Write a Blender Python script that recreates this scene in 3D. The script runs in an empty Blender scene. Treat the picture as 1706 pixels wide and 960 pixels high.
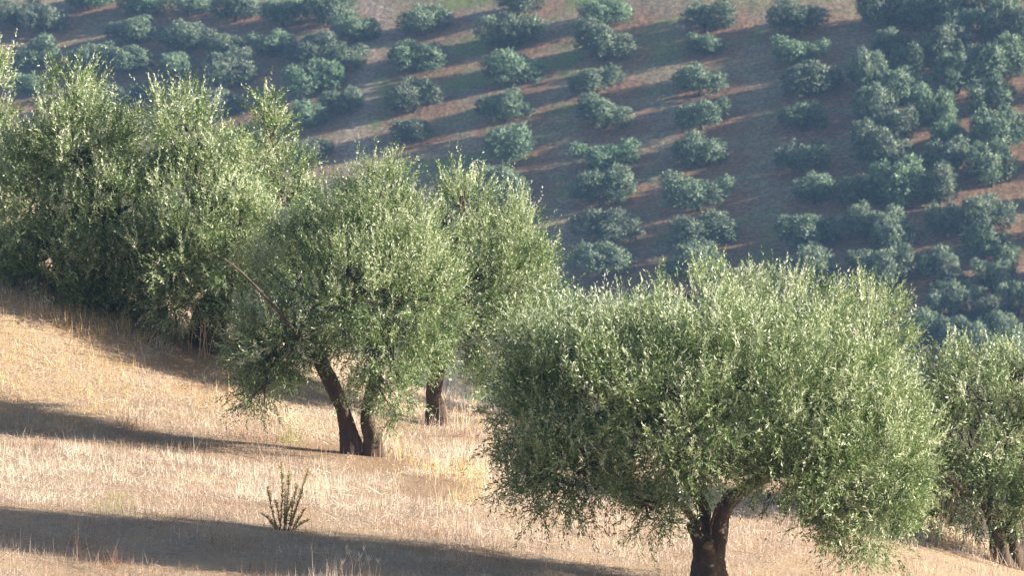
import bpy, math
import numpy as np
from mathutils import Vector

# ------------------------------------------------------------------ camera, sky, sun, exposure
SC = bpy.context.scene
COL = SC.collection
W, H = 1706.0, 960.0
F = 853.0 / math.tan(math.radians(8.0))          # focal length in photo pixels
TH = math.radians(6.0)                           # camera looks 6 degrees down
SUN_AZ, SUN_EL = math.radians(-8.0), math.radians(18.5)   # azimuth from +X towards +Y

cam = bpy.data.cameras.new('camera')
cam.sensor_width = 36.0
cam.lens = 18.0 / math.tan(math.radians(8.0))
cam.clip_start, cam.clip_end = 0.5, 5000.0
cam.dof.use_dof = True
cam.dof.focus_distance = 46.0
cam.dof.aperture_fstop = 5.0
camo = bpy.data.objects.new('camera', cam)
camo.rotation_euler = (math.radians(90.0) - TH, 0, 0)
COL.objects.link(camo)
SC.camera = camo

wd = bpy.data.worlds.new('World')
SC.world = wd
wd.use_nodes = True
nt = wd.node_tree
sky = nt.nodes.new('ShaderNodeTexSky')
sky.sky_type = 'NISHITA'
sky.sun_disc = False
sky.sun_elevation = SUN_EL
sdir = Vector((math.cos(SUN_EL) * math.cos(SUN_AZ), math.cos(SUN_EL) * math.sin(SUN_AZ), math.sin(SUN_EL)))
sky.sun_rotation = math.atan2(sdir.x, sdir.y)
bg = nt.nodes['Background']
bg.inputs['Strength'].default_value = 0.055
nt.links.new(sky.outputs[0], bg.inputs['Color'])

sl = bpy.data.lights.new('sun', 'SUN')
sl.energy = 5.0
sl.angle = math.radians(0.55)
sl.color = (1.0, 0.90, 0.77)
so = bpy.data.objects.new('sun', sl)
so.rotation_euler = sdir.to_track_quat('Z', 'Y').to_euler()
COL.objects.link(so)

SC.view_settings.view_transform = 'Standard'
SC.view_settings.look = 'None'
SC.view_settings.exposure = 1.85
SC.view_settings.gamma = 1.0
SC.view_settings.use_curve_mapping = False
SC.cycles.max_bounces = 6
SC.cycles.diffuse_bounces = 3
SC.cycles.transmission_bounces = 3
SC.cycles.volume_bounces = 0
SC.cycles.use_denoising = True

rng = np.random.default_rng(7)

# ------------------------------------------------------------------ terrain
GA, GB = -0.074, -0.02


def ray(px, py):
    cx, cy = (px - W / 2) / F, -(py - H / 2) / F
    return np.array([cx, math.cos(TH) + cy * math.sin(TH), -math.sin(TH) + cy * math.cos(TH)])


def at(px, py, y):
    d = ray(px, py)
    return d * (y / d[1])


_b = at(1180, 985, 43.0)
Z0 = _b[2] - GA * _b[0] - GB * (_b[1] - 45.0)
_tab = np.random.default_rng(3).random((256, 256))


def vnoise(x, y, s=1.0, o=0.0):
    x = np.asarray(x) / s + 37.3 + o
    y = np.asarray(y) / s + 91.7 + o * 1.7
    xi, yi = np.floor(x).astype(int), np.floor(y).astype(int)
    fx, fy = x - xi, y - yi
    fx, fy = fx * fx * (3 - 2 * fx), fy * fy * (3 - 2 * fy)
    g = lambda a, b: _tab[a % 256, b % 256]
    return (g(xi, yi) * (1 - fx) + g(xi + 1, yi) * fx) * (1 - fy) + (g(xi, yi + 1) * (1 - fx) + g(xi + 1, yi + 1) * fx) * fy


def fbm(x, y, s, o=0.0, n=3):
    v, a, t = 0.0, 1.0, 0.0
    for i in range(n):
        v = v + a * vnoise(x, y, s, o + i * 11.0)
        t += a
        a *= 0.5
        s *= 0.5
    return v / t


def near_z(x, y):
    xs = 26.0 * np.tanh(x / 26.0)
    z = Z0 + GA * xs + GB * (y - 45.0) - 0.035 * np.clip(x - 3.0, 0, 8) ** 2
    s = np.maximum(0.0, y - (58.0 - 1.15 * np.clip(x, -12, 12)))
    z = z - np.where(s < 14.0, 0.0165 * s * s, 0.0165 * 196 + 0.462 * (s - 14.0))
    q = np.clip((y - 53.8) / 6.5, 0, 1)
    z = z + 0.27 * np.clip(-(x + 1.5), 0, 14) * q * q * (3 - 2 * q)
    z = z + 5.6 * np.exp(-(y / 10.0) ** 2)
    z = z + 0.10 * (fbm(x, y, 2.3, 5.0, 3) - 0.5) + 0.25 * (vnoise(x, y, 9.0, 2.0) - 0.5)
    return z


def far_z(x, y):
    z = -33.7 + 0.385 * (y - 285.0) + 0.22 * 70.0 * np.tanh(x / 70.0)
    over = np.maximum(0.0, y - 415.0)
    z = z - np.where(over < 80, 0.385 / 160 * over * over, 0.385 * (over - 40.0))
    z = z + 1.2 * (vnoise(x, y, 40.0, 8.0) - 0.5) + 0.25 * (fbm(x, y, 6.0, 4.0, 3) - 0.5)
    return z


def ground_z(x, y):
    a, b = near_z(x, y), far_z(x, y)
    k = 4.0
    h = np.clip(0.5 + 0.5 * (a - b) / k, 0, 1)
    return b * (1 - h) + a * h + k * h * (1 - h)


def hit(px, py, y0=20.0, y1=520.0):
    d = ray(px, py)
    d = d / d[1]
    ys = np.arange(y0, y1, 0.25)
    g = ground_z(d[0] * ys, ys) - d[2] * ys
    i = int(np.argmax(g > 0))
    if g[i] <= 0:
        i = len(ys) - 1
    a, b = max(ys[i] - 0.25, y0), ys[i]
    for _ in range(20):
        m = 0.5 * (a + b)
        if ground_z(d[0] * m, m) - d[2] * m > 0:
            b = m
        else:
            a = m
    return d * b


# ------------------------------------------------------------------ mesh helpers
def link(o, parent=None):
    COL.objects.link(o)
    if parent is not None:
        o.parent = parent
    return o


def np_mesh(name, v, f, mat, smooth=False, attrs=None):
    """v (n,3), f (m,k) quads or triangles; attrs: name -> (domain, values)"""
    me = bpy.data.meshes.new(name)
    v = np.ascontiguousarray(v, dtype=np.float32)
    f = np.ascontiguousarray(f, dtype=np.int32)
    m, k = f.shape
    me.vertices.add(len(v))
    me.vertices.foreach_set('co', v.ravel())
    me.loops.add(m * k)
    me.loops.foreach_set('vertex_index', f.ravel())
    me.polygons.add(m)
    me.polygons.foreach_set('loop_start', np.arange(0, m * k, k, dtype=np.int32))
    me.polygons.foreach_set('loop_total', np.full(m, k, dtype=np.int32))
    me.polygons.foreach_set('use_smooth', np.full(m, smooth, dtype=bool))
    me.update(calc_edges=True)
    for an, (dom, val) in (attrs or {}).items():
        a = me.attributes.new(an, 'FLOAT', dom)
        a.data.foreach_set('value', np.ascontiguousarray(val, dtype=np.float32))
    me.materials.append(mat)
    return me


def tag(o, label=None, cat=None, group=None, kind=None):
    for k, v in (('label', label), ('category', cat), ('group', group), ('kind', kind)):
        if v:
            o[k] = v
    return o


def empty(name, loc):
    o = bpy.data.objects.new(name, None)
    o.location = [float(c) for c in loc]
    o.empty_display_size = 0.3
    return link(o)


def norm(a):
    return a / np.maximum(np.linalg.norm(a, axis=-1, keepdims=True), 1e-9)


def spline(pts, rad, n):
    pts, rad = np.asarray(pts, float), np.asarray(rad, float)
    P = np.vstack([2 * pts[0] - pts[1], pts, 2 * pts[-1] - pts[-2]])
    t = np.linspace(0, len(pts) - 1 - 1e-6, n)
    i = t.astype(int)
    u = (t - i)[:, None]
    p0, p1, p2, p3 = P[i], P[i + 1], P[i + 2], P[i + 3]
    q = 0.5 * (2 * p1 + (p2 - p0) * u + (2 * p0 - 5 * p1 + 4 * p2 - p3) * u ** 2 + (3 * p1 - p0 - 3 * p2 + p3) * u ** 3)
    r = np.interp(t, np.arange(len(pts)), rad)
    return q, r


def tube(pts, rad, n=24, seg=16, knots=0.0, r=None, cap=True):
    """a bent tapering tube with lumps; returns verts, quads"""
    r = r or rng
    q, rr = spline(pts, rad, n)
    tan = norm(np.gradient(q, axis=0))
    ref = np.array([0.31, 0.87, 0.22])
    a = norm(np.cross(tan, ref))
    b = np.cross(tan, a)
    ang = np.linspace(0, 2 * np.pi, seg, endpoint=False)
    ph = r.random(4) * 6.28
    k = np.ones((n, seg))
    if knots:
        s = np.linspace(0, 1, n)[:, None]
        A = ang[None, :]
        k = k + knots * (0.5 * np.sin(3 * A + 5 * s + ph[0]) + 0.35 * np.sin(5 * A - 9 * s + ph[1]) + 0.5 * np.sin(2 * A + 14 * s + ph[2]) * np.sin(9 * s + ph[3]))
        k = k + knots * 0.5 * (r.random((n, seg)) - 0.5)
    v = q[:, None, :] + (rr[:, None] * k)[..., None] * (np.cos(ang)[None, :, None] * a[:, None, :] + np.sin(ang)[None, :, None] * b[:, None, :])
    v = v.reshape(-1, 3)
    i = np.arange(n - 1)[:, None] * seg
    j = np.arange(seg)[None, :]
    j2 = (j + 1) % seg
    f = np.stack([i + j, i + j2, i + seg + j2, i + seg + j], -1).reshape(-1, 4)
    if cap:
        c = len(v)
        v = np.vstack([v, q[-1] + tan[-1] * rr[-1] * 0.15])
        e = (n - 1) * seg
        jj = np.arange(0, seg, 2)
        f = np.vstack([f, np.stack([e + jj, e + (jj + 1) % seg, e + (jj + 2) % seg, np.full(len(jj), c)], -1)])
    return v, f


def join(parts):
    vs, fs, o = [], [], 0
    for v, f in parts:
        vs.append(v)
        fs.append(f + o)
        o += len(v)
    return np.vstack(vs), np.vstack(fs)


# ------------------------------------------------------------------ materials
def new_mat(name):
    m = bpy.data.materials.new(name)
    m.use_nodes = True
    t = m.node_tree
    p = t.nodes['Principled BSDF']
    return m, t, p


def nd(t, typ, **kw):
    n = t.nodes.new(typ)
    for k, v in kw.items():
        setattr(n, k, v)
    return n


def ramp(t, src, stops):
    r = t.nodes.new('ShaderNodeValToRGB')
    e = r.color_ramp.elements
    while len(e) < len(stops):
        e.new(0.5)
    for x, (p, c) in zip(e, stops):
        x.position = p
        x.color = (*c, 1)
    t.links.new(src, r.inputs[0])
    return r.outputs[0]


def mix(t, fac, a, b):
    n = nd(t, 'ShaderNodeMix', data_type='RGBA')
    for s, v in ((n.inputs[0], fac), (n.inputs[6], a), (n.inputs[7], b)):
        if isinstance(v, (int, float)):
            s.default_value = v
        elif isinstance(v, tuple):
            s.default_value = (*v, 1)
        else:
            t.links.new(v, s)
    return n.outputs[2]


def attr(t, name):
    return nd(t, 'ShaderNodeAttribute', attribute_name=name).outputs['Fac']


def noise(t, scale, detail=4.0, vec=None, rough=0.55):
    n = nd(t, 'ShaderNodeTexNoise')
    n.inputs['Scale'].default_value = scale
    n.inputs['Detail'].default_value = detail
    n.inputs['Roughness'].default_value = rough
    if vec is not None:
        t.links.new(vec, n.inputs['Vector'])
    return n.outputs['Fac']


def leaf_mat(name, stops, rough=0.42, trans=0.22, spec=0.5, vary=False):
    m, t, p = new_mat(name)
    c = ramp(t, attr(t, 'tint'), stops)
    if vary:                                     # every tree a little different in tone
        rnd = nd(t, 'ShaderNodeObjectInfo').outputs['Random']
        h = nd(t, 'ShaderNodeHueSaturation')
        for sock, lo, hi in (('Hue', 0.49, 0.525), ('Saturation', 0.88, 1.12), ('Value', 0.85, 1.3)):
            mr = nd(t, 'ShaderNodeMapRange')
            mr.inputs['To Min'].default_value = lo
            mr.inputs['To Max'].default_value = hi
            t.links.new(rnd, mr.inputs['Value'])
            t.links.new(mr.outputs[0], h.inputs[sock])
        t.links.new(c, h.inputs['Color'])
        c = h.outputs[0]
    t.links.new(c, p.inputs['Base Color'])
    p.inputs['Roughness'].default_value = rough
    p.inputs['Specular IOR Level'].default_value = spec
    tr = nd(t, 'ShaderNodeBsdfTranslucent')
    hs = nd(t, 'ShaderNodeHueSaturation')
    hs.inputs['Saturation'].default_value = 1.15
    hs.inputs['Value'].default_value = 1.3
    t.links.new(c, hs.inputs['Color'])
    t.links.new(hs.outputs[0], tr.inputs['Color'])
    mx = nd(t, 'ShaderNodeMixShader')
    mx.inputs[0].default_value = trans
    t.links.new(p.outputs[0], mx.inputs[1])
    t.links.new(tr.outputs[0], mx.inputs[2])
    t.links.new(mx.outputs[0], t.nodes['Material Output'].inputs['Surface'])
    return m


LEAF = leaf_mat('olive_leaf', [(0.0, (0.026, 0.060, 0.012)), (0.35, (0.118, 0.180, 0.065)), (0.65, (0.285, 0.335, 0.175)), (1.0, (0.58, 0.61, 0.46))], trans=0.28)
LEAF_FAR = leaf_mat('far_olive_leaf', [(0.0, (0.018, 0.040, 0.022)), (0.5, (0.100, 0.152, 0.084)), (1.0, (0.34, 0.40, 0.26))], rough=0.5, trans=0.06, vary=True)
LEAF_SHRUB = leaf_mat('shrub_leaf', [(0.0, (0.16, 0.15, 0.05)), (0.6, (0.36, 0.34, 0.12)), (1.0, (0.56, 0.46, 0.20))])
GRASS = leaf_mat('dry_grass', [(0.0, (0.17, 0.085, 0.04)), (0.22, (0.31, 0.21, 0.15)), (0.5, (0.50, 0.410, 0.345)), (0.72, (0.70, 0.605, 0.52)), (0.86, (0.62, 0.44, 0.16)), (0.97, (0.64, 0.47, 0.20)), (1.0, (0.24, 0.28, 0.07))], rough=0.7, trans=0.2, spec=0.2)


def bark_mat(name, dark, light):
    m, t, p = new_mat(name)
    tc = nd(t, 'ShaderNodeTexCoord')
    mp = nd(t, 'ShaderNodeMapping')
    mp.inputs['Scale'].default_value = (1.0, 1.0, 0.3)
    t.links.new(tc.outputs['Object'], mp.inputs['Vector'])
    n1 = noise(t, 14.0, 6.0, mp.outputs[0], 0.65)
    n2 = noise(t, 3.0, 3.0, tc.outputs['Object'])
    c = ramp(t, n1, [(0.32, dark), (0.55, tuple(0.5 * (a + b) for a, b in zip(dark, light))), (0.72, light)])
    c = mix(t, n2, c, (0.060, 0.038, 0.026))
    t.links.new(c, p.inputs['Base Color'])
    p.inputs['Roughness'].default_value = 0.9
    bp = nd(t, 'ShaderNodeBump')
    bp.inputs['Strength'].default_value = 0.9
    bp.inputs['Distance'].default_value = 0.03
    t.links.new(n1, bp.inputs['Height'])
    t.links.new(bp.outputs[0], p.inputs['Normal'])
    return m


BARK = bark_mat('olive_bark', (0.022, 0.017, 0.014), (0.13, 0.095, 0.07))
TWIG = bark_mat('grey_branch_bark', (0.04, 0.034, 0.028), (0.16, 0.135, 0.11))
CUT = bark_mat('sawn_wood', (0.22, 0.14, 0.08), (0.42, 0.29, 0.17))

# near ground: straw litter over pale earth
SOIL, t, p = new_mat('dry_slope')
tc = nd(t, 'ShaderNodeTexCoord')
n1 = noise(t, 1.3, 8.0, tc.outputs['Object'], 0.65)
n2 = noise(t, 22.0, 6.0, tc.outputs['Object'], 0.7)
c = ramp(t, n2, [(0.3, (0.15, 0.105, 0.07)), (0.5, (0.30, 0.22, 0.15)), (0.7, (0.48, 0.37, 0.26))])
c = mix(t, ramp(t, n1, [(0.4, (0, 0, 0)), (0.65, (1, 1, 1))]), c, (0.36, 0.25, 0.15))
c = mix(t, attr(t, 'litter'), c, mix(t, n2, (0.12, 0.07, 0.04), (0.40, 0.27, 0.16)))
t.links.new(c, p.inputs['Base Color'])
p.inputs['Roughness'].default_value = 0.95
bp = nd(t, 'ShaderNodeBump')
bp.inputs['Strength'].default_value = 0.8
bp.inputs['Distance'].default_value = 0.04
t.links.new(n2, bp.inputs['Height'])
t.links.new(bp.outputs[0], p.inputs['Normal'])

# far hillside: tilled red soil round the trees, thin grass between, a stony track
HILL, t, p = new_mat('tilled_hillside')
tc = nd(t, 'ShaderNodeTexCoord')
n1 = noise(t, 0.9, 8.0, tc.outputs['Object'], 0.65)
n2 = noise(t, 3.2, 6.0, tc.outputs['Object'], 0.7)
wv = nd(t, 'ShaderNodeTexWave', bands_direction='Y')
wv.inputs['Scale'].default_value = 0.16
wv.inputs['Distortion'].default_value = 7.0
wv.inputs['Detail'].default_value = 4.0
wv.inputs['Detail Scale'].default_value = 0.35
t.links.new(tc.outputs['Object'], wv.inputs['Vector'])
grass = mix(t, ramp(t, n1, [(0.35, (0, 0, 0)), (0.65, (1, 1, 1))]), (0.21, 0.160, 0.095), (0.37, 0.30, 0.185))
grass = mix(t, ramp(t, wv.outputs['Fac'], [(0.55, (0, 0, 0)), (0.95, (0.35, 0.35, 0.35))]), grass, (0.27, 0.15, 0.095))
grass = mix(t, attr(t, 'green'), grass, (0.16, 0.22, 0.04))
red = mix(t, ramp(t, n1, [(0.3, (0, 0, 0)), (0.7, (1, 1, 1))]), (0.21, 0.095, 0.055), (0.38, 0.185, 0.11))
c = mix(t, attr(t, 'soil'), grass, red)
c = mix(t, attr(t, 'track'), c, mix(t, n1, (0.30, 0.21, 0.15), (0.52, 0.42, 0.33)))
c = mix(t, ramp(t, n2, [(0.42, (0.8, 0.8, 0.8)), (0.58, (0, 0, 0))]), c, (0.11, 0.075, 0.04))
t.links.new(c, p.inputs['Base Color'])
p.inputs['Roughness'].default_value = 0.95
bp = nd(t, 'ShaderNodeBump')
bp.inputs['Strength'].default_value = 0.8
bp.inputs['Distance'].default_value = 0.25
t.links.new(n1, bp.inputs['Height'])
t.links.new(bp.outputs[0], p.inputs['Normal'])


# ------------------------------------------------------------------ ground sheets
def axis(stops):
    out = []
    for a, b, st in stops:
        out.append(np.arange(a, b - 1e-6, st))
    out.append(np.array([stops[-1][1]]))
    return np.concatenate(out)


def litter_at(x, y):
    out = np.zeros_like(x)
    wob = 0.7 * (fbm(x, y, 0.6, 71.0, 3) - 0.5)
    for px, py, rx, ry in ((635, 772, 0.6, 2.0), (720, 812, 0.6, 1.6), (550, 752, 0.7, 1.5), (330, 600, 0.9, 1.5)):
        c = hit(px, py)
        out = np.maximum(out, np.clip((1.0 - np.hypot((x - c[0]) / rx, (y - c[1]) / ry) + 1.6 * wob) / 0.55, 0, 0.95))
    return out


def sheet(name, xs, ys, mat, attrs=None):
    X, Y = np.meshgrid(xs, ys)
    v = np.stack([X, Y, ground_z(X, Y)], -1).reshape(-1, 3)
    nx = len(xs)
    i = np.arange(len(ys) - 1)[:, None] * nx
    j = np.arange(nx - 1)[None, :]
    f = np.stack([i + j, i + j + 1, i + nx + j + 1, i + nx + j], -1).reshape(-1, 4)
    o = link(bpy.data.objects.new(name, np_mesh(name, v, f, mat, True, attrs(v) if attrs else None)))
    tag(o, kind='structure')
    return o


sheet('ground', axis([(-140, -14, 3), (-14, 14, 0.2), (14, 140, 3)]), axis([(-20, 26, 2), (26, 84, 0.25), (84, 168, 3)]), SOIL, lambda v: {'litter': ('POINT', litter_at(v[:, 0], v[:, 1]))})

# far trees: crown centre x, y and width in photo pixels, column by column from the top down
FAR = [
    ('the column at the photo\'s left edge', [(22, 12, 84), (75, 25, 84), (57, 88, 84), (50, 135, 76)]),
    ('the second column from the left edge', [(150, -12, 80), (155, 88, 78)]),
    ('the third column from the left edge', [(240, -6, 92), (226, 42, 96), (217, 94, 80), (213, 148, 72)]),
    ('the fourth column from the left edge', [(318, 2, 70), (306, 57, 88), (294, 107, 66)]),
    ('the fifth column from the left edge', [(393, 6, 84), (384, 62, 86), (381, 113, 96), (374, 166, 80)]),
    ('the column above the tall pointed shoot', [(471, 15, 80), (459, 68, 72)]),
    ('the column just beyond the pointed shoot', [(548, 14, 90), (515, 76, 84), (525, 130, 90), (512, 186, 82), (523, 245, 60)]),
    ('the column along the stony track\'s near side', [(592, 42, 86), (577, 88, 86), (567, 165, 72)]),
    ('the column along the stony track\'s far side', [(707, 27, 88), (692, 89, 94), (688, 155, 96), (687, 213, 68)]),
    ('the column behind the twin middle crowns', [(868, -2, 76), (854, 46, 104), (853, 113, 92), (842, 173, 96), (848, 242, 100), (836, 302, 100)]),
    ('the full column of eight near the photo\'s middle', [(1011, 12, 92), (1007, 67, 98), (997, 124, 94), (1008, 180, 100), (1005, 247, 108), (1005, 308, 102), (1012, 367, 116), (1006, 425, 104)]),
    ('the column left of the sparse one', [(1178, 15, 104), (1174, 70, 66), (1164, 128, 88), (1172, 183, 92), (1170, 246, 94), (1161, 312, 114), (1168, 373, 114), (1162, 432, 112)]),
    ('the sparse column with wide bare gaps', [(1331, 20, 98), (1333, 75, 90), (1346, 127, 100), (1337, 187, 88), (1335, 253, 92), (1355, 311, 80), (1348, 378, 104), (1346, 441, 114)]),
    ('the crowded column right of the sparse one', [(1476, 18, 80), (1478, 72, 60), (1444, 128, 66), (1452, 182, 72), (1470, 258, 90), (1428, 322, 62), (1440, 375, 70), (1440, 436, 60)]),
    ('the second crowded column right of the sparse one', [(1526, 30, 60), (1508, 100, 64), (1500, 150, 76), (1492, 212, 84), (1490, 318, 92), (1486, 396, 74), (1480, 455, 90)]),
    ('the third column from the right edge', [(1590, 10, 84), (1606, 40, 70), (1577, 83, 72), (1595, 130, 76), (1556, 193, 70), (1579, 227, 72), (1576, 270, 76), (1568, 318, 72), (1575, 368, 66), (1558, 440, 68), (1582, 470, 56)]),
    ('the second column from the right edge', [(1668, 4, 86), (1680, 52, 84), (1660, 108, 88), (1652, 165, 72), (1658, 222, 84), (1652, 282, 82), (1636, 362, 84), (1640, 408, 70), (1658, 462, 76), (1676, 425, 40), (1646, 520, 70), (1668, 552, 78), (1612, 485, 40)]),
    ('the bottom row by the right edge', [(1546, 555, 60), (1578, 512, 66), (1596, 560, 76), (1640, 592, 80), (1696, 505, 64), (1698, 590, 70)]),
]
# trees standing just past the right edge, whose shadows cross the hillside in view
PAST = [(1766, 20, 84), (1770, 75, 80), (1764, 132, 86), (1772, 190, 84), (1766, 250, 86), (1772, 312, 84), (1766, 375, 88), (1772, 440, 90), (1766, 505, 88)]

spots = []
for col, rows in FAR:
    for k, (px, py, w) in enumerate(rows):
        b = hit(px, py + 0.34 * w, 200.0)
        spots.append((b, w * (1.06 if px > 1400 else 1.0) * b[1] / F, col, k, len(rows)))
for k, (px, py, w) in enumerate(PAST):
    b = hit(px, py + 0.34 * w, 200.0)
    spots.append((b, w * b[1] / F, None, k, 9))


def hill_attrs(v):
    x, y = v[:, 0], v[:, 1]
    soil = np.zeros(len(v))
    wob = fbm(x, y, 2.0, 31.0, 3)
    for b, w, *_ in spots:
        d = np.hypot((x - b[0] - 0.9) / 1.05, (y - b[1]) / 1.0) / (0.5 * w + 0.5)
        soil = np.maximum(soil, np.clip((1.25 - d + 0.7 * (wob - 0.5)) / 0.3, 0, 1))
    fx = x / 310.0
    # the grove on the east side is tilled bare nearly everywhere
    east = np.clip((fx - 0.075) / 0.03, 0, 1)
    soil = np.maximum(soil, east * (0.20 + 0.5 * (fbm(x, y, 7.0, 77.0, 3) - 0.3)))
    lanes = np.clip((fbm(x * 0.25, y, 3.0, 12.0, 3) - 0.46) / 0.14, 0, 1)
    green = 1.2 * lanes * np.clip(1.3 - np.abs(fx + 0.005) / 0.09, 0.2, 1) * 0.9
    west = np.clip((-0.045 - fx) / 0.02, 0, 1)
    green = green * (1 - 0.7 * west)
    soil = np.maximum(soil, west * 0.4 * fbm(x, y, 6.0, 41.0, 3))
    xc = -0.040 * y + 0.9 * np.sin(y * 0.13) + 0.3 * np.sin(y * 0.4)
    track = np.clip(1.25 - np.abs(x - xc) / 1.6 + 0.5 * (wob - 0.5), 0, 1) * 0.9
    return {'soil': ('POINT', np.clip(soil, 0, 1) * 0.75), 'green': ('POINT', np.clip(green, 0, 1)), 'track': ('POINT', track)}


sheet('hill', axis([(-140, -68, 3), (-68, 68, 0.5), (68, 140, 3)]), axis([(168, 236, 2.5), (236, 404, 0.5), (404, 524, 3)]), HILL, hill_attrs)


# ------------------------------------------------------------------ foliage
def leaves(base, d, L, Wd, r, flat=0.25, face=None, bias=1.0, tri=False):
    """a folded lance-shaped leaf of two triangles at each base point, pointing along d"""
    n = len(base)
    q = norm(r.normal(size=(n, 3)))
    if face is not None:
        q = norm(q + bias * face)
    side = norm(np.cross(d, q))
    up = np.cross(side, d)
    if tri:
        v = np.empty((n, 3, 3))
        lo = base + d * (L * 0.15)[:, None]
        v[:, 0] = lo + side * (Wd * 0.56)[:, None]
        v[:, 1] = lo - side * (Wd * 0.56)[:, None]
        v[:, 2] = base + d * L[:, None]
        return v.reshape(-1, 3), np.arange(n * 3).reshape(-1, 3)
    mid = base + d * (L * 0.45)[:, None] + up * (L * 0.06)[:, None]
    v = np.empty((n, 4, 3))
    v[:, 0] = base
    v[:, 1] = mid + side * (Wd * 0.5)[:, None] - up * (Wd * flat)[:, None]
    v[:, 2] = base + d * L[:, None] - up * (L * 0.08)[:, None]
    v[:, 3] = mid - side * (Wd * 0.5)[:, None] - up * (Wd * flat)[:, None]
    return v.reshape(-1, 3), np.arange(n * 4).reshape(-1, 4)


def crown(lobes, seed, dens=9.0, shoots=11, per=17, leaf=(0.054, 0.085), wid=(0.0125, 0.0185), shoot=(0.20, 0.46), spread=0.40, spire=0.0, bias=0.65, lead=0.0, tri=False):
    """lobes: (centre xyz, radii xyz). Shoots fan out from branch ends spread over and through the lobes; leaves sit along the shoots."""
    r = np.random.default_rng(seed)
    C, A, T, O = [], [], [], []
    for i, (c, R) in enumerate(lobes):
        c, R = np.asarray(c, float), np.asarray(R, float)
        pw = 1.6
        area = 4 * np.pi * (((R[0] * R[1]) ** pw + (R[0] * R[2]) ** pw + (R[1] * R[2]) ** pw) / 3) ** (1 / pw)
        n = max(6, int(dens * area))
        u = norm(r.normal(size=(n, 3)))
        rho = np.where(r.random(n) < 0.72, 1.0 - np.abs(r.normal(0, 0.13, n)), r.random(n) ** 0.5 * 0.85)
        lump = 0.90 + 0.24 * (vnoise(u[:, 0] * 2 + u[:, 2] * 1.3, u[:, 1] * 2 - u[:, 2], 0.7, seed + i) - 0.3)
        p = c + u * R * (rho * lump)[:, None]
        keep = np.ones(n, bool)
        for k, (c2, R2) in enumerate(lobes):
            if k != i:
                keep &= (np.linalg.norm((p - np.asarray(c2)) / np.asarray(R2), axis=1) > 0.62) | (r.random(n) < 0.2)
        p, u = p[keep], u[keep]
        out = norm(u / R)
        w = np.where(u[:, 2] > -0.15, 0.95 + 0.8 * u[:, 2], 0.10)
        ax = norm(0.75 * out + np.stack([0 * w, 0 * w, w], -1) + 0.30 * r.normal(size=p.shape))
        C.append(p)
        O.append(out)
        A.append(ax)
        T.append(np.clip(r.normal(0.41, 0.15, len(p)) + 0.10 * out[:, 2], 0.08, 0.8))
    C, A, T, O = np.vstack(C), np.vstack(A), np.concatenate(T), np.vstack(O)
    n = len(C)
    sc = np.repeat(C, shoots, 0) + r.normal(0, 0.085, (n * shoots, 3))
    sd = norm(np.repeat(A, shoots, 0) + spread * r.normal(size=(n * shoots, 3)))
    sL = r.uniform(*shoot, n * shoots) * np.where(r.random(n * shoots) < spire, 1.7, 1.0)
    st = np.repeat(T, shoots) + r.normal(0, 0.06, n * shoots) + np.where(r.random(n * shoots) < 0.16, 0.28, 0.0)
    m = len(sc)
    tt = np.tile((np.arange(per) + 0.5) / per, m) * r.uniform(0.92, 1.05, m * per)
    B, D, LL, TT = (np.repeat(q, per, 0) for q in (sc, sd, sL, st))
    bend = np.where(D[:, 2] > 0.1, 0.12, -0.10)
    pos = B + D * (LL * tt)[:, None]
    pos[:, 2] += bend * LL * tt ** 2
    d = norm(D * 0.75 + 0.62 * norm(r.normal(size=D.shape)))
    k = len(pos)
    ll = r.uniform(*leaf, k) * (1.0 - 0.35 * np.maximum(0, tt - 0.6) / 0.4)
    v, f = leaves(pos, d, ll, r.uniform(*wid, k), r, 0.25, np.repeat(O, shoots * per, 0), bias, tri)
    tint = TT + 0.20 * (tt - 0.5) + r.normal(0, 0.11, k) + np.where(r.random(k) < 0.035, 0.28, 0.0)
    if lead:
        # upright leader shoots standing clear of the top
        idx = np.where((O[:, 2] > 0.35) & (vnoise(C[:, 0], C[:, 1], 0.45, seed) > 0.5))[0]
        idx = r.choice(idx, int(len(idx) * lead * 0.75), replace=True)
        p2 = 44
        q = C[idx] + r.normal(0, 0.07, (len(idx), 3))
        D2 = norm(np.array([0, 0, 1.0]) + 0.45 * O[idx] * [1, 1, 0] + 0.16 * r.normal(size=(len(idx), 3)))
        L2 = r.uniform(0.28, 0.60, len(idx))
        t2 = np.tile((np.arange(p2) + 0.5) / p2, len(idx))
        D3, L3 = np.repeat(D2, p2, 0), np.repeat(L2, p2)
        pos = np.repeat(q, p2, 0) + D3 * (L3 * t2)[:, None]
        d = norm(D3 * 1.0 + 0.62 * norm(r.normal(size=D3.shape)))
        k2 = len(pos)
        v2, f2 = leaves(pos, d, r.uniform(*leaf, k2) * (1.05 - 0.45 * t2), r.uniform(*wid, k2), r, tri=tri)
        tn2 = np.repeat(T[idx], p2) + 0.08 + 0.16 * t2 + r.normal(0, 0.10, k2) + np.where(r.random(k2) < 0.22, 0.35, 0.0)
        f = np.vstack([f, f2 + len(v)])
        v = np.vstack([v, v2])
        tint = np.concatenate([tint, tn2])
    return v, f, np.clip(tint, 0, 1), C


def px_lobes(lobes, y0):
    """lobes given as (px, py, half width px, half height px, depth offset m, half depth m) on the photo at depth y0"""
    out = []
    for px, py, hx, hz, dy, ry in lobes:
        y = y0 + dy
        c = at(px, py, y)
        out.append((c, (hx * y / F, ry, hz * y / F)))
    return out


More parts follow.
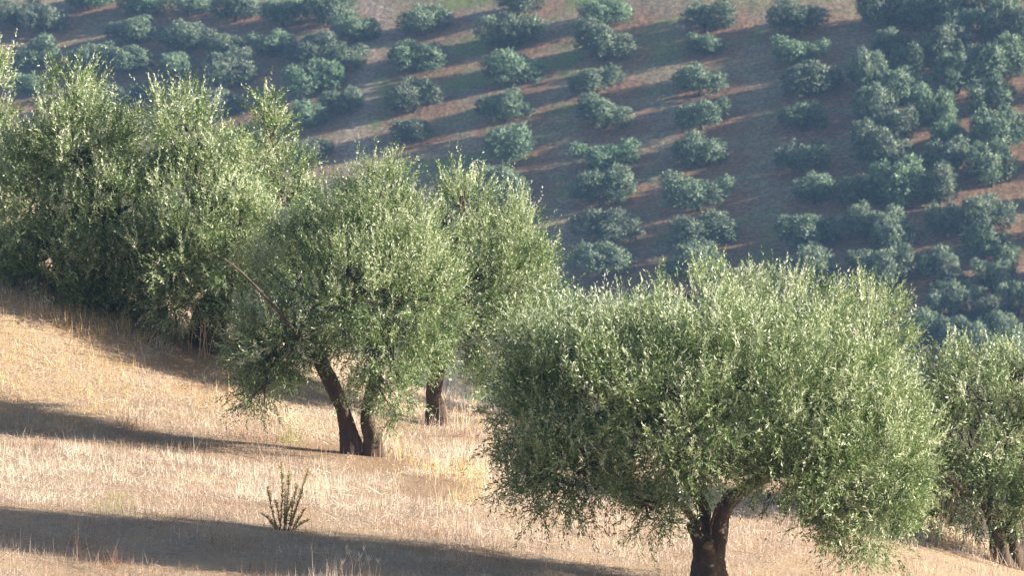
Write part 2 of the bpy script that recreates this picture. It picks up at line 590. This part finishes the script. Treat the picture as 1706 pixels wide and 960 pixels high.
def branches(root, C, lobes, r, n_sub=26, thick=0.035):
    """thin boughs from each limb end out to branch ends of the crown"""
    parts = []
    for c, R in lobes:
        c = np.asarray(c)
        d = np.linalg.norm((C - c) / np.asarray(R), axis=1)
        idx = np.where(d < 1.05)[0]
        if len(idx) == 0:
            continue
        for e in r.choice(idx, min(n_sub, len(idx)), replace=False):
            s = c + 0.35 * (root - c) * r.random() + 0.15 * r.normal(size=3) * np.asarray(R)
            m = 0.5 * (s + C[e]) + r.normal(0, 0.08, 3) + np.array([0, 0, 0.05])
            parts.append(tube([s, m, C[e]], [thick * r.uniform(0.5, 1.0), thick * 0.45, thick * 0.2], 7, 5, 0, r, False))
    return join(parts)


def olive(base, lobes, seed, label, trunk, limbs=(), bare=(), twig_n=11, auto=True, **kw):
    """a near olive tree: base point, crown lobes in world space, trunk stems and limbs as (points, radii) in world space"""
    r = np.random.default_rng(seed + 100)
    base = np.asarray(base, float)
    root = empty('olive_tree', base)
    tag(root, label, 'olive tree', 'olive trees on the dry grass slope')
    v, f, tint, C = crown(lobes, seed, **kw)
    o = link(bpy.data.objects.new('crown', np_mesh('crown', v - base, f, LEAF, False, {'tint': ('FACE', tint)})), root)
    tag(o, kind='stuff')
    tv, tf = join([tube(p, q, 60, 32, 0.20, r) for p, q in trunk])
    link(bpy.data.objects.new('trunk', np_mesh('trunk', tv - base, tf, BARK, True)), root)
    top = np.asarray(trunk[0][0][-1])
    for p, q in limbs:
        lv, lf = tube(p, q, 34, 16, 0.10, r)
        link(bpy.data.objects.new('limb', np_mesh('limb', lv - base, lf, BARK, True)), root)
    if auto:
        tops = [np.asarray(p[-1]) for p, q in list(trunk) + list(limbs)]
        for c, R in lobes:
            c = np.asarray(c)
            s = min(tops, key=lambda q: np.linalg.norm(q - c))
            m = 0.5 * (s + c) + np.array([0, 0, 0.12]) + r.normal(0, 0.08, 3)
            lv, lf = tube([s - 0.06 * norm(c - s), m, c], [0.055, 0.040, 0.02], 22, 10, 0.08, r)
            link(bpy.data.objects.new('limb', np_mesh('limb', lv - base, lf, BARK, True)), root)
    bv, bf = branches(top, C, lobes, r, twig_n)
    o = link(bpy.data.objects.new('twigs', np_mesh('twigs', bv - base, bf, TWIG, True)), root)
    tag(o, kind='stuff')
    for p, q in bare:
        lv, lf = tube(p, q, 26, 10, 0.08, r)
        o = link(bpy.data.objects.new('bare_branch', np_mesh('bare_branch', lv - base, lf, BARK, True)), root)
        tag(o, 'leafless dark branch')
    return root


def pts(y, *pp):
    return [at(a, b, y + (c[0] if c else 0.0)) for a, b, *c in pp]


# right tree in front: short forked trunk, wide round crown
Y = 43.0
b = hit(1180, 985)
Y = b[1]
T1 = px_lobes([
    (1010, 648, 182, 125, -0.4, 1.4), (930, 600, 85, 75, 0.1, 1.0), (1180, 622, 190, 106, -0.2, 1.5), (1350, 650, 165, 125, -0.3, 1.5),
    (908, 690, 78, 95, 0.1, 0.9), (955, 770, 98, 72, -0.5, 1.0), (1120, 740, 120, 75, -0.9, 0.9), (1440, 760, 115, 130, -0.2, 1.4),
    (1350, 770, 105, 75, -0.9, 0.8), (1180, 670, 210, 115, -0.9, 1.1), (1440, 850, 90, 70, -0.4, 0.9), (1488, 750, 66, 105, -0.2, 1.0), (1302, 782, 52, 36, -1.0, 0.4), (1080, 838, 55, 34, -0.9, 0.45), (890, 805, 62, 45, -0.2, 0.6)], Y - 0.45)
lowb = b - np.array([0, 0, 0.25])
olive(b, T1, 11, 'broad round olive tree with a forked trunk, nearest and largest on the slope',
      [([lowb, b + [0, 0, 0.02], *pts(Y, (1179, 955), (1177, 915), (1163, 885), (1157, 868))], [0.31, 0.25, 0.205, 0.185, 0.11, 0.09])],
      limbs=[(pts(Y, (1186, 935), (1196, 895), (1201, 862), (1214, 838), (1240, 815, 0.1), (1285, 770, 0.2), (1330, 690, 0.2)), [0.16, 0.125, 0.105, 0.095, 0.085, 0.07, 0.05]),
             (pts(Y, (1172, 912, 0.12), (1171, 880, 0.15), (1168, 840, 0.2), (1120, 760, 0.2), (1040, 680, 0.1)), [0.13, 0.09, 0.085, 0.07, 0.05])],
      bare=[(pts(Y, (1182, 905, -0.1), (1186, 870, -0.12), (1205, 830, -0.15), (1215, 815, -0.15)), [0.022, 0.018, 0.015, 0.008])],
      dens=10.6, spire=0.10, lead=1.1)

front = bpy.data.objects['olive_tree']
p0 = np.array(front.location)
cv, cf = tube(pts(Y, (1180, 918, -0.16), (1180, 914, -0.27), (1180, 912, -0.30)), [0.085, 0.075, 0.068], 8, 18, 0.12)
stub = link(bpy.data.objects.new('branch_stub', np_mesh('branch_stub', cv - p0, cf, BARK, True)), front)
cv, cf = tube(pts(Y, (1180, 912, -0.29), (1180, 911.5, -0.315)), [0.060, 0.056], 4, 18, 0.08)
tag(link(bpy.data.objects.new('cut_face', np_mesh('cut_face', cv - p0, cf, CUT, True)), stub), 'pale sawn end of a pruned branch')
# the tree hidden behind it, only its top shows
Yb = 60.0
p0 = np.array([at(1430, 900, Yb)[0], Yb, 0])
p0[2] = ground_z(p0[0], p0[1])
olive(p0, px_lobes([(1170, 520, 85, 75, 0, 1.2), (1300, 560, 150, 95, 0, 1.6), (1430, 560, 85, 90, 0, 1.3), (1460, 540, 52, 55, 0.2, 0.9), (1330, 690, 190, 100, 0.2, 1.6)], Yb), 12,
      'olive tree mostly hidden behind the broad front crown, its top showing above',
      [([p0 - [0, 0, 0.2], p0 + [0.05, 0, 0.6], p0 + [0.0, 0, 1.2]], [0.26, 0.2, 0.16])], dens=4.9, per=15, lead=0.9, leaf=(0.06, 0.09), wid=(0.015, 0.022), tri=True)

# far right tree
b = hit(1672, 940)
Y = b[1]
olive(b, px_lobes([(1640, 678, 100, 78, 0, 1.3), (1580, 660, 52, 70, 0.2, 0.8), (1720, 700, 110, 110, 0, 1.5), (1640, 760, 100, 75, 0.3, 1.2), (1585, 740, 50, 60, 0.5, 0.7), (1740, 800, 90, 70, 0.2, 1.1), (1690, 628, 55, 38, 0, 0.8), (1715, 840, 60, 50, -0.3, 0.8), (1590, 825, 42, 55, 0.9, 0.6), (1560, 850, 30, 45, 1.1, 0.5), (1555, 730, 42, 85, 0.4, 0.7), (1640, 835, 62, 48, 0.1, 0.7)], Y), 13,
      'olive tree with split trunk partly cut off by the photo\'s right edge',
      [([b - [0, 0, 0.3], b, *pts(Y, (1668, 900), (1655, 860), (1635, 825))], [0.30, 0.22, 0.15, 0.12, 0.08]), ([b + [0.25, 0.1, -0.2], *pts(Y, (1690, 890), (1695, 840), (1690, 780))], [0.18, 0.14, 0.11, 0.08])],
      bare=[(pts(Y, (1628, 840, -0.5), (1608, 822, -0.55), (1585, 800, -0.6), (1560, 785, -0.6)), [0.045, 0.04, 0.03, 0.015])], dens=6.5, lead=0.8, leaf=(0.055, 0.085), wid=(0.014, 0.02), tri=True)

# middle tree with two stems
b = hit(608, 758)
Y = b[1]
olive(b, px_lobes([
    (600, 420, 95, 110, 0.1, 0.95), (590, 490, 95, 85, -0.9, 0.6), (645, 485, 130, 110, -0.2, 0.95), (520, 475, 110, 112, 0.1, 0.95), (480, 562, 85, 55, -0.3, 1.0), (645, 580, 100, 68, -0.7, 0.9),
    (652, 652, 46, 46, -0.8, 0.45), (440, 610, 50, 55, -0.4, 0.6), (455, 560, 70, 75, -0.1, 0.9), (685, 425, 48, 85, 0.2, 0.8), (635, 325, 42, 45, 0.2, 0.6), (425, 655, 36, 32, -0.5, 0.4), (705, 500, 62, 62, -0.4, 0.8)], Y), 14,
      'olive tree on two leaning stems with a drooping low bough, litter at its foot',
      [([b - [0.20, 0, 0.3], b - [0.17, 0, 0.0], *pts(Y, (580, 715), (568, 675), (548, 630), (530, 590), (525, 520))], [0.24, 0.185, 0.115, 0.10, 0.11, 0.10, 0.07]),
       ([b + [0.14, -0.05, -0.3], b + [0.13, -0.05, -0.03], *pts(Y, (621, 728, -0.08), (612, 700, -0.1), (620, 660), (630, 600), (640, 500))], [0.21, 0.16, 0.12, 0.105, 0.10, 0.10, 0.07])],
      bare=[(pts(Y, (500, 565, -0.9), (472, 528, -1.2), (432, 484, -1.4), (398, 450, -1.4), (372, 430, -1.5)), [0.030, 0.026, 0.022, 0.017, 0.010]),
            (pts(Y, (520, 575, -0.3), (480, 610, -0.6), (445, 640, -0.8), (420, 660, -0.8)), [0.028, 0.022, 0.016, 0.008])],
      dens=9.4, spire=0.14, lead=1.5)

# tree just behind it
b = hit(728, 708)
Y = b[1]
olive(b, px_lobes([
    (805, 455, 92, 95, 0, 1.2), (772, 350, 36, 50, 0, 0.6), (868, 395, 36, 60, 0.1, 0.6), (865, 480, 62, 100, 0, 1.1), (775, 500, 105, 90, 0, 1.2), (835, 575, 70, 62, 0, 0.9), (705, 470, 70, 75, 0.2, 1.0)], Y), 15,
      'tall olive tree with a single dark trunk, right behind the two-stemmed one',
      [([b - [0, 0, 0.3], b, *pts(Y, (726, 678), (724, 650), (732, 610), (742, 570), (760, 500))], [0.27, 0.21, 0.13, 0.115, 0.12, 0.12, 0.08])],
      dens=8.6, spire=0.16, lead=1.5, leaf=(0.052, 0.08), wid=(0.013, 0.019))

# left trees up the slope
b = hit(352, 580)
Y = b[1]
olive(b, px_lobes([(335, 345, 105, 90, 0, 1.3), (300, 214, 56, 62, 0.2, 0.8), (376, 285, 46, 58, 0.2, 0.8), (300, 420, 95, 90, -0.3, 1.2), (400, 420, 95, 100, 0, 1.4), (340, 480, 80, 50, -0.3, 0.9), (430, 500, 60, 60, 0.2, 1.0), (300, 500, 40, 45, -0.3, 0.7)], Y), 16,
      'olive tree with a thick dark trunk and tall dry stalks at its foot',
      [([b - [0, 0, 0.2], *pts(Y, (345, 550), (352, 520), (370, 480), (380, 430))], [0.36, 0.30, 0.25, 0.20, 0.12])],
      dens=9.0, spire=0.12, lead=0.6, leaf=(0.062, 0.095), wid=(0.016, 0.023), tri=True)
b = hit(262, 533)
Y = b[1]
olive(b, px_lobes([(125, 262, 95, 90, 0, 1.3), (118, 162, 38, 52, 0.1, 0.6), (70, 330, 100, 110, 0, 1.5), (180, 350, 95, 110, -0.2, 1.4), (130, 430, 110, 70, -0.2, 1.3), (215, 450, 65, 55, -0.3, 0.9), (60, 440, 70, 50, 0.1, 1.0), (180, 500, 45, 38, -0.3, 0.6), (95, 462, 85, 36, -0.5, 0.8), (195, 255, 48, 54, 0.2, 0.8)], Y), 17,
      'bushy olive tree reaching nearly to the ground at the top of the dry slope',
      [([b - [0, 0, 0.2], *pts(Y, (258, 500), (245, 460), (215, 400), (170, 330))], [0.24, 0.19, 0.17, 0.14, 0.08])],
      dens=9.0, spire=0.14, lead=0.6, leaf=(0.062, 0.095), wid=(0.016, 0.023), tri=True)
Yb = 63.0
p0 = np.array([at(470, 560, Yb)[0], Yb, 0])
p0[2] = ground_z(p0[0], p0[1])
olive(p0, px_lobes([(448, 218, 30, 55, 0, 0.5), (440, 280, 40, 50, 0, 0.6), (468, 300, 52, 62, 0, 0.8), (505, 365, 50, 62, 0.2, 0.9), (460, 420, 90, 90, 0, 1.2), (520, 440, 60, 90, 0, 1.0)], Yb), 18,
      'narrow olive tree with one tall pointed shoot rising between the crowns',
      [([p0 - [0, 0, 0.2], p0 + [0.05, 0, 0.6], p0 + [0.0, 0, 1.2]], [0.22, 0.17, 0.13])], dens=5.3, per=15, lead=0.8, spire=0.1, leaf=(0.065, 0.10), wid=(0.017, 0.024), tri=True)
Yb = 64.0
p0 = np.array([at(-10, 470, Yb)[0], Yb, 0])
p0[2] = ground_z(p0[0], p0[1])
olive(p0, px_lobes([(-20, 150, 40, 80, 0, 0.7), (-40, 260, 85, 100, 0, 1.3), (-10, 360, 80, 90, 0, 1.2), (-60, 380, 90, 80, 0, 1.2)], Yb), 19,
      'olive tree cut off by the photo\'s left edge, topmost of the row',
      [([p0 - [0, 0, 0.2], p0 + [0.05, 0, 0.5], p0 + [0.0, 0, 1.0]], [0.22, 0.17, 0.13])], dens=5.3, per=15, lead=0.8, spire=0.1, leaf=(0.065, 0.10), wid=(0.017, 0.024), tri=True)


# ------------------------------------------------------------------ far grove
def far_crown(seed):
    r = np.random.default_rng(seed)
    n = int(r.integers(4, 7))
    lobes = []
    for k in range(n):
        a = 2 * np.pi * k / n + r.normal(0, 0.35)
        q = r.uniform(0.22, 0.33)
        lobes.append(((q * math.cos(a), q * math.sin(a), r.uniform(0.26, 0.42)), (r.uniform(0.15, 0.20), r.uniform(0.15, 0.20), r.uniform(0.20, 0.28))))
    for k in range(int(r.integers(1, 4))):
        lobes.append(((r.normal(0, 0.14), r.normal(0, 0.14), r.uniform(0.46, 0.60)), (r.uniform(0.12, 0.18), r.uniform(0.12, 0.18), r.uniform(0.15, 0.22))))
    lobes.append(((r.normal(0, 0.05), r.normal(0, 0.05), 0.36), (0.24, 0.24, 0.24)))
    S = 5.0
    lobes = [(np.array(c) * S, np.array(R) * S) for c, R in lobes]
    v, f, tint, C = crown(lobes, seed, dens=8.0, shoots=6, per=8, leaf=(0.11, 0.18), wid=(0.042, 0.066), shoot=(0.16, 0.38), spread=0.5, bias=2.2, tri=True)
    v[:, :2] -= 0.5 * (v[:, :2].max(0) + v[:, :2].min(0))
    e = np.percentile(np.abs(v[:, :2]), 97.0)
    v = v / (2.0 * e)
    v[:, 2] = np.maximum(v[:, 2], 0.01)
    return np_mesh('far_crown', v, f, LEAF_FAR, False, {'tint': ('FACE', tint)})


def far_trunk(seed):
    r = np.random.default_rng(seed)
    ps = []
    for k in range(int(r.integers(1, 4))):
        a = r.random() * 6.28
        e = np.array([0.14 * math.cos(a), 0.14 * math.sin(a), 0.34])
        ps.append(tube([(0.02 * math.cos(a), 0.02 * math.sin(a), -0.08), (0.05 * math.cos(a), 0.05 * math.sin(a), 0.12), e], [0.045, 0.034, 0.02], 8, 8, 0.1, r))
    return np_mesh('far_trunk', *join(ps), BARK, True)


crowns = [far_crown(200 + k) for k in range(9)]
trunks = [far_trunk(300 + k) for k in range(6)]
ORD = ['topmost', 'second down', 'third down', 'fourth down', 'fifth down', 'sixth down', 'seventh down', 'eighth down', 'ninth down', 'tenth down', 'eleventh down', 'twelfth down', 'thirteenth down']
rf = np.random.default_rng(55)
for i, (b, w, col, k, n) in enumerate(spots):
    root = empty('hillside_olive_tree', b)
    root.rotation_euler.z = float(rf.random() * 6.28)
    s = w * 0.95
    tall = 1.45 if b[0] > 28.0 else 1.0          # the crowded plot on the right grows taller and narrower
    root.scale = (s, s, s * tall * float(rf.uniform(0.60, 0.76)))
    if col is None:
        tag(root, 'far olive, %s in the column just past the photo\'s right edge' % ORD[k], 'olive tree', 'olive trees on the far hillside')
    else:
        tag(root, 'far olive, %s in %s' % (ORD[k] if k < n - 1 or k == 0 else 'lowest', col), 'olive tree', 'olive trees on the far hillside')
    o = link(bpy.data.objects.new('crown', crowns[(i * 5 + int(rf.integers(0, 3))) % 9]), root)
    tag(o, kind='stuff')
    link(bpy.data.objects.new('trunk', trunks[int(rf.integers(0, 6))]), root)

# ------------------------------------------------------------------ dry grass
r = np.random.default_rng(21)
N = 760000
yy = np.sqrt(r.random(N) * (82.0 ** 2 - 29.0 ** 2) + 29.0 ** 2)
xx = (r.random(N) * 2 - 1) * (0.147 * yy + 1.2)
tuft = fbm(xx, yy, 0.55, 61.0, 2)
keep = r.random(N) < np.clip(0.30 + 1.8 * (tuft - 0.3), 0.12, 1) * (1 - 0.6 * litter_at(xx, yy))
xx, yy = xx[keep], yy[keep]
N = len(xx)
zz = ground_z(xx, yy)
patch = fbm(xx, yy, 3.2, 17.0, 3)
fine = fbm(xx, yy, 0.5, 23.0, 2)


def blot(px, py, rx, ry):
    c = hit(px, py)
    wob = 0.6 * (fbm(xx, yy, 0.6, 71.0, 3) - 0.5)
    return np.clip((1.0 - np.hypot((xx - c[0]) / rx, (yy - c[1]) / ry) + wob) / 0.35, 0, 1)


yellow = np.maximum.reduce([blot(90, 590, 1.6, 4.0), blot(350, 640, 0.7, 2.2), blot(770, 810, 0.5, 3.0), blot(660, 772, 0.45, 2.0), blot(480, 545, 0.5, 2.0)])
litter = litter_at(xx, yy)
greenp = np.maximum(blot(190, 842, 0.3, 1.3), blot(490, 735, 0.25, 1.0))
tint = 0.50 + 0.9 * (patch - 0.5) + 0.6 * (fine - 0.5) + r.normal(0, 0.10, N)
tint = np.clip(tint, 0.05, 0.78)
tint = np.where(r.random(N) < yellow * 0.5, r.uniform(0.82, 0.97, N), tint)
isl = r.random(N) < litter * 1.0
tint = np.where(isl, np.clip(r.normal(0.20, 0.17, N), 0, 0.7), tint)
tint = np.where(r.random(N) < greenp * 0.6, 1.0, tint)
hgt = r.gamma(3.0, 0.026, N) * (0.35 + 1.5 * fbm(xx, yy, 1.1, 83.0, 3)) + 0.02
hgt = np.where(isl, hgt * 0.5, hgt) * (1 + 0.1 * yellow) * (1 + 1.3 * np.clip((fbm(xx, yy, 0.8, 131.0, 2) - 0.66) / 0.1, 0, 1))
lying = r.random(N) < 0.5
lean = np.where(lying, r.uniform(1.0, 1.5, N), np.abs(r.normal(0, 0.35, N)))
hgt = np.where(lying, hgt * 1.0, hgt)
az = r.random(N) * 6.28
d = np.stack([np.cos(az) * np.sin(lean), np.sin(az) * np.sin(lean), np.cos(lean)], -1)
wd_ = r.uniform(0.0026, 0.0050, N) * (yy / 42.0)
v, f = leaves(np.stack([xx, yy, zz - 0.004], -1), d, hgt, wd_ * 1.1, r, 0.1, tri=True)
o = link(bpy.data.objects.new('grass', np_mesh('grass', v, f, GRASS, False, {'tint': ('FACE', tint)})))
tag(o, 'short dry straw-coloured grass covering the slope', 'dry grass', kind='stuff')


# tall dry stalks standing in clumps
def stalks(px, py, hpx, n, spreadm, label, seed):
    r = np.random.default_rng(seed)
    b = hit(px, py)
    root = empty('dry_grass_tuft', b)
    tag(root, label, 'grass tuft', 'clumps of tall dry stalks')
    for k in range(n):
        L = hpx * b[1] / F * r.uniform(0.55, 1.05)
        x, y = r.normal(0, spreadm, 2)
        a = r.random() * 6.28
        ln = abs(r.normal(0.15, 0.35)) * L
        z0 = float(ground_z(b[0] + x, b[1] + y) - b[2]) - 0.02
        p = [(x, y, z0), (x + 0.3 * ln * math.cos(a), y + 0.3 * ln * math.sin(a), z0 + 0.55 * L), (x + ln * math.cos(a), y + ln * math.sin(a), z0 + L * 0.98)]
        tv, tf = tube(p, [0.0035, 0.003, 0.0015], 9, 4, 0, r, False)
        hv, hf = leaves(np.array([p[2]] * 4) - [0, 0, 0.05], norm(np.array([0, 0, 1.0]) + 0.4 * r.normal(size=(4, 3))), np.full(4, 0.09), np.full(4, 0.014), r)
        vv, ff = join([(tv, tf), (hv, hf)])
        link(bpy.data.objects.new('stalk', np_mesh('stalk', vv, ff, GRASS, False, {'tint': ('FACE', np.full(len(ff), r.uniform(0.55, 0.9)))})), root)


stalks(333, 592, 95, 12, 0.16, 'tall dry stalks in front of the thick dark trunk', 1)
stalks(402, 590, 90, 9, 0.14, 'dry stalks lit brown between the row\'s thick trunk and the two-stemmed tree', 2)
stalks(655, 765, 60, 14, 0.18, 'yellow dry stalks on the lit side of the two-stemmed trunk', 3)
stalks(1578, 915, 150, 12, 0.10, 'upright clump of tall straw stalks beside the cut-off edge tree', 4)
stalks(1628, 925, 120, 12, 0.22, 'loose bent straw stalks in front of the split trunk', 5)
stalks(765, 715, 70, 9, 0.2, 'thin straw stalks beside the single dark trunk', 6)

stalks(598, 958, 50, 9, 0.16, 'thin seed-headed stalks low in the shade at the photo\'s bottom edge', 8)
stalks(905, 880, 40, 8, 0.3, 'short straw stalks under the broad tree\'s drooping edge', 10)
stalks(720, 800, 34, 12, 0.3, 'low yellow straw clump downhill of the two-stemmed trunk', 11)

# small shrub of upright sprouts
b = hit(476, 884)
root = empty('shrub', b)
tag(root, 'small shrub of upright leafy sprouts alone in the dry grass', 'shrub')
r = np.random.default_rng(77)
m = b[1] / F
lv, lf, lt, off = [], [], [], 0
for (x0, x1, y1) in [(462, 445, 812), (466, 470, 768), (472, 482, 784), (480, 496, 806), (478, 514, 782), (470, 436, 856), (484, 508, 850), (476, 488, 830), (468, 458, 838), (482, 503, 824), (474, 476, 815), (486, 514, 868), (464, 450, 866)]:
    dy = r.normal(0, 0.06)
    p = np.array([((x0 - 476) * m, dy * 0.4, -0.03), (((x0 + x1) / 2 - 476 + r.normal(0, 2)) * m, dy, (884 - y1) * m * 0.5), ((x1 - 476) * m, dy * 1.5, (884 - y1) * m)])
    q, _ = spline(p, [1, 1, 1], 12)
    tv, tf = tube(p, [0.007, 0.005, 0.003], 10, 6, 0.05, r)
    link(bpy.data.objects.new('stem', np_mesh('stem', tv, tf, BARK, True)), root)
    n = int(75 + 150 * (884 - y1) / 110)
    t_ = r.uniform(0.15, 1.02, n)
    qs = np.stack([np.interp(t_, np.linspace(0, 1, 12), q[:, c]) for c in range(3)], -1)
    dd = norm(norm(r.normal(size=(n, 3))) * [1, 1, 0.4] + [0, 0, 0.75])
    v, f = leaves(qs, dd, r.uniform(0.026, 0.052, n), r.uniform(0.008, 0.014, n), r)
    lv.append(v)
    lf.append(f + off)
    off += len(v)
    lt.append(np.clip(0.25 + 0.55 * t_ + r.normal(0, 0.15, n), 0, 1))
o = link(bpy.data.objects.new('foliage', np_mesh('foliage', np.vstack(lv), np.vstack(lf), LEAF_SHRUB, False, {'tint': ('FACE', np.concatenate(lt))})), root)
tag(o, kind='stuff')

# ------------------------------------------------------------------ haze between here and the far slope
hz, t, p = new_mat('haze')
t.nodes.remove(p)
pv = nd(t, 'ShaderNodeVolumePrincipled')
pv.inputs['Color'].default_value = (0.30, 0.56, 1.0, 1)
pv.inputs['Density'].default_value = 0.00024
pv.inputs['Anisotropy'].default_value = 0.0
t.links.new(pv.outputs[0], t.nodes['Material Output'].inputs['Volume'])
x0, x1, y0, y1, z0, z1 = -145, 145, -25, 530, -96, 52
hv = np.array([(x, y, z) for z in (z0, z1) for y in (y0, y1) for x in (x0, x1)], float)
hf = np.array([(0, 2, 3, 1), (4, 5, 7, 6), (0, 1, 5, 4), (2, 6, 7, 3), (0, 4, 6, 2), (1, 3, 7, 5)])
o = link(bpy.data.objects.new('haze', np_mesh('haze', hv, hf, hz)))
tag(o, 'thin blue haze over the valley', 'haze', kind='stuff')
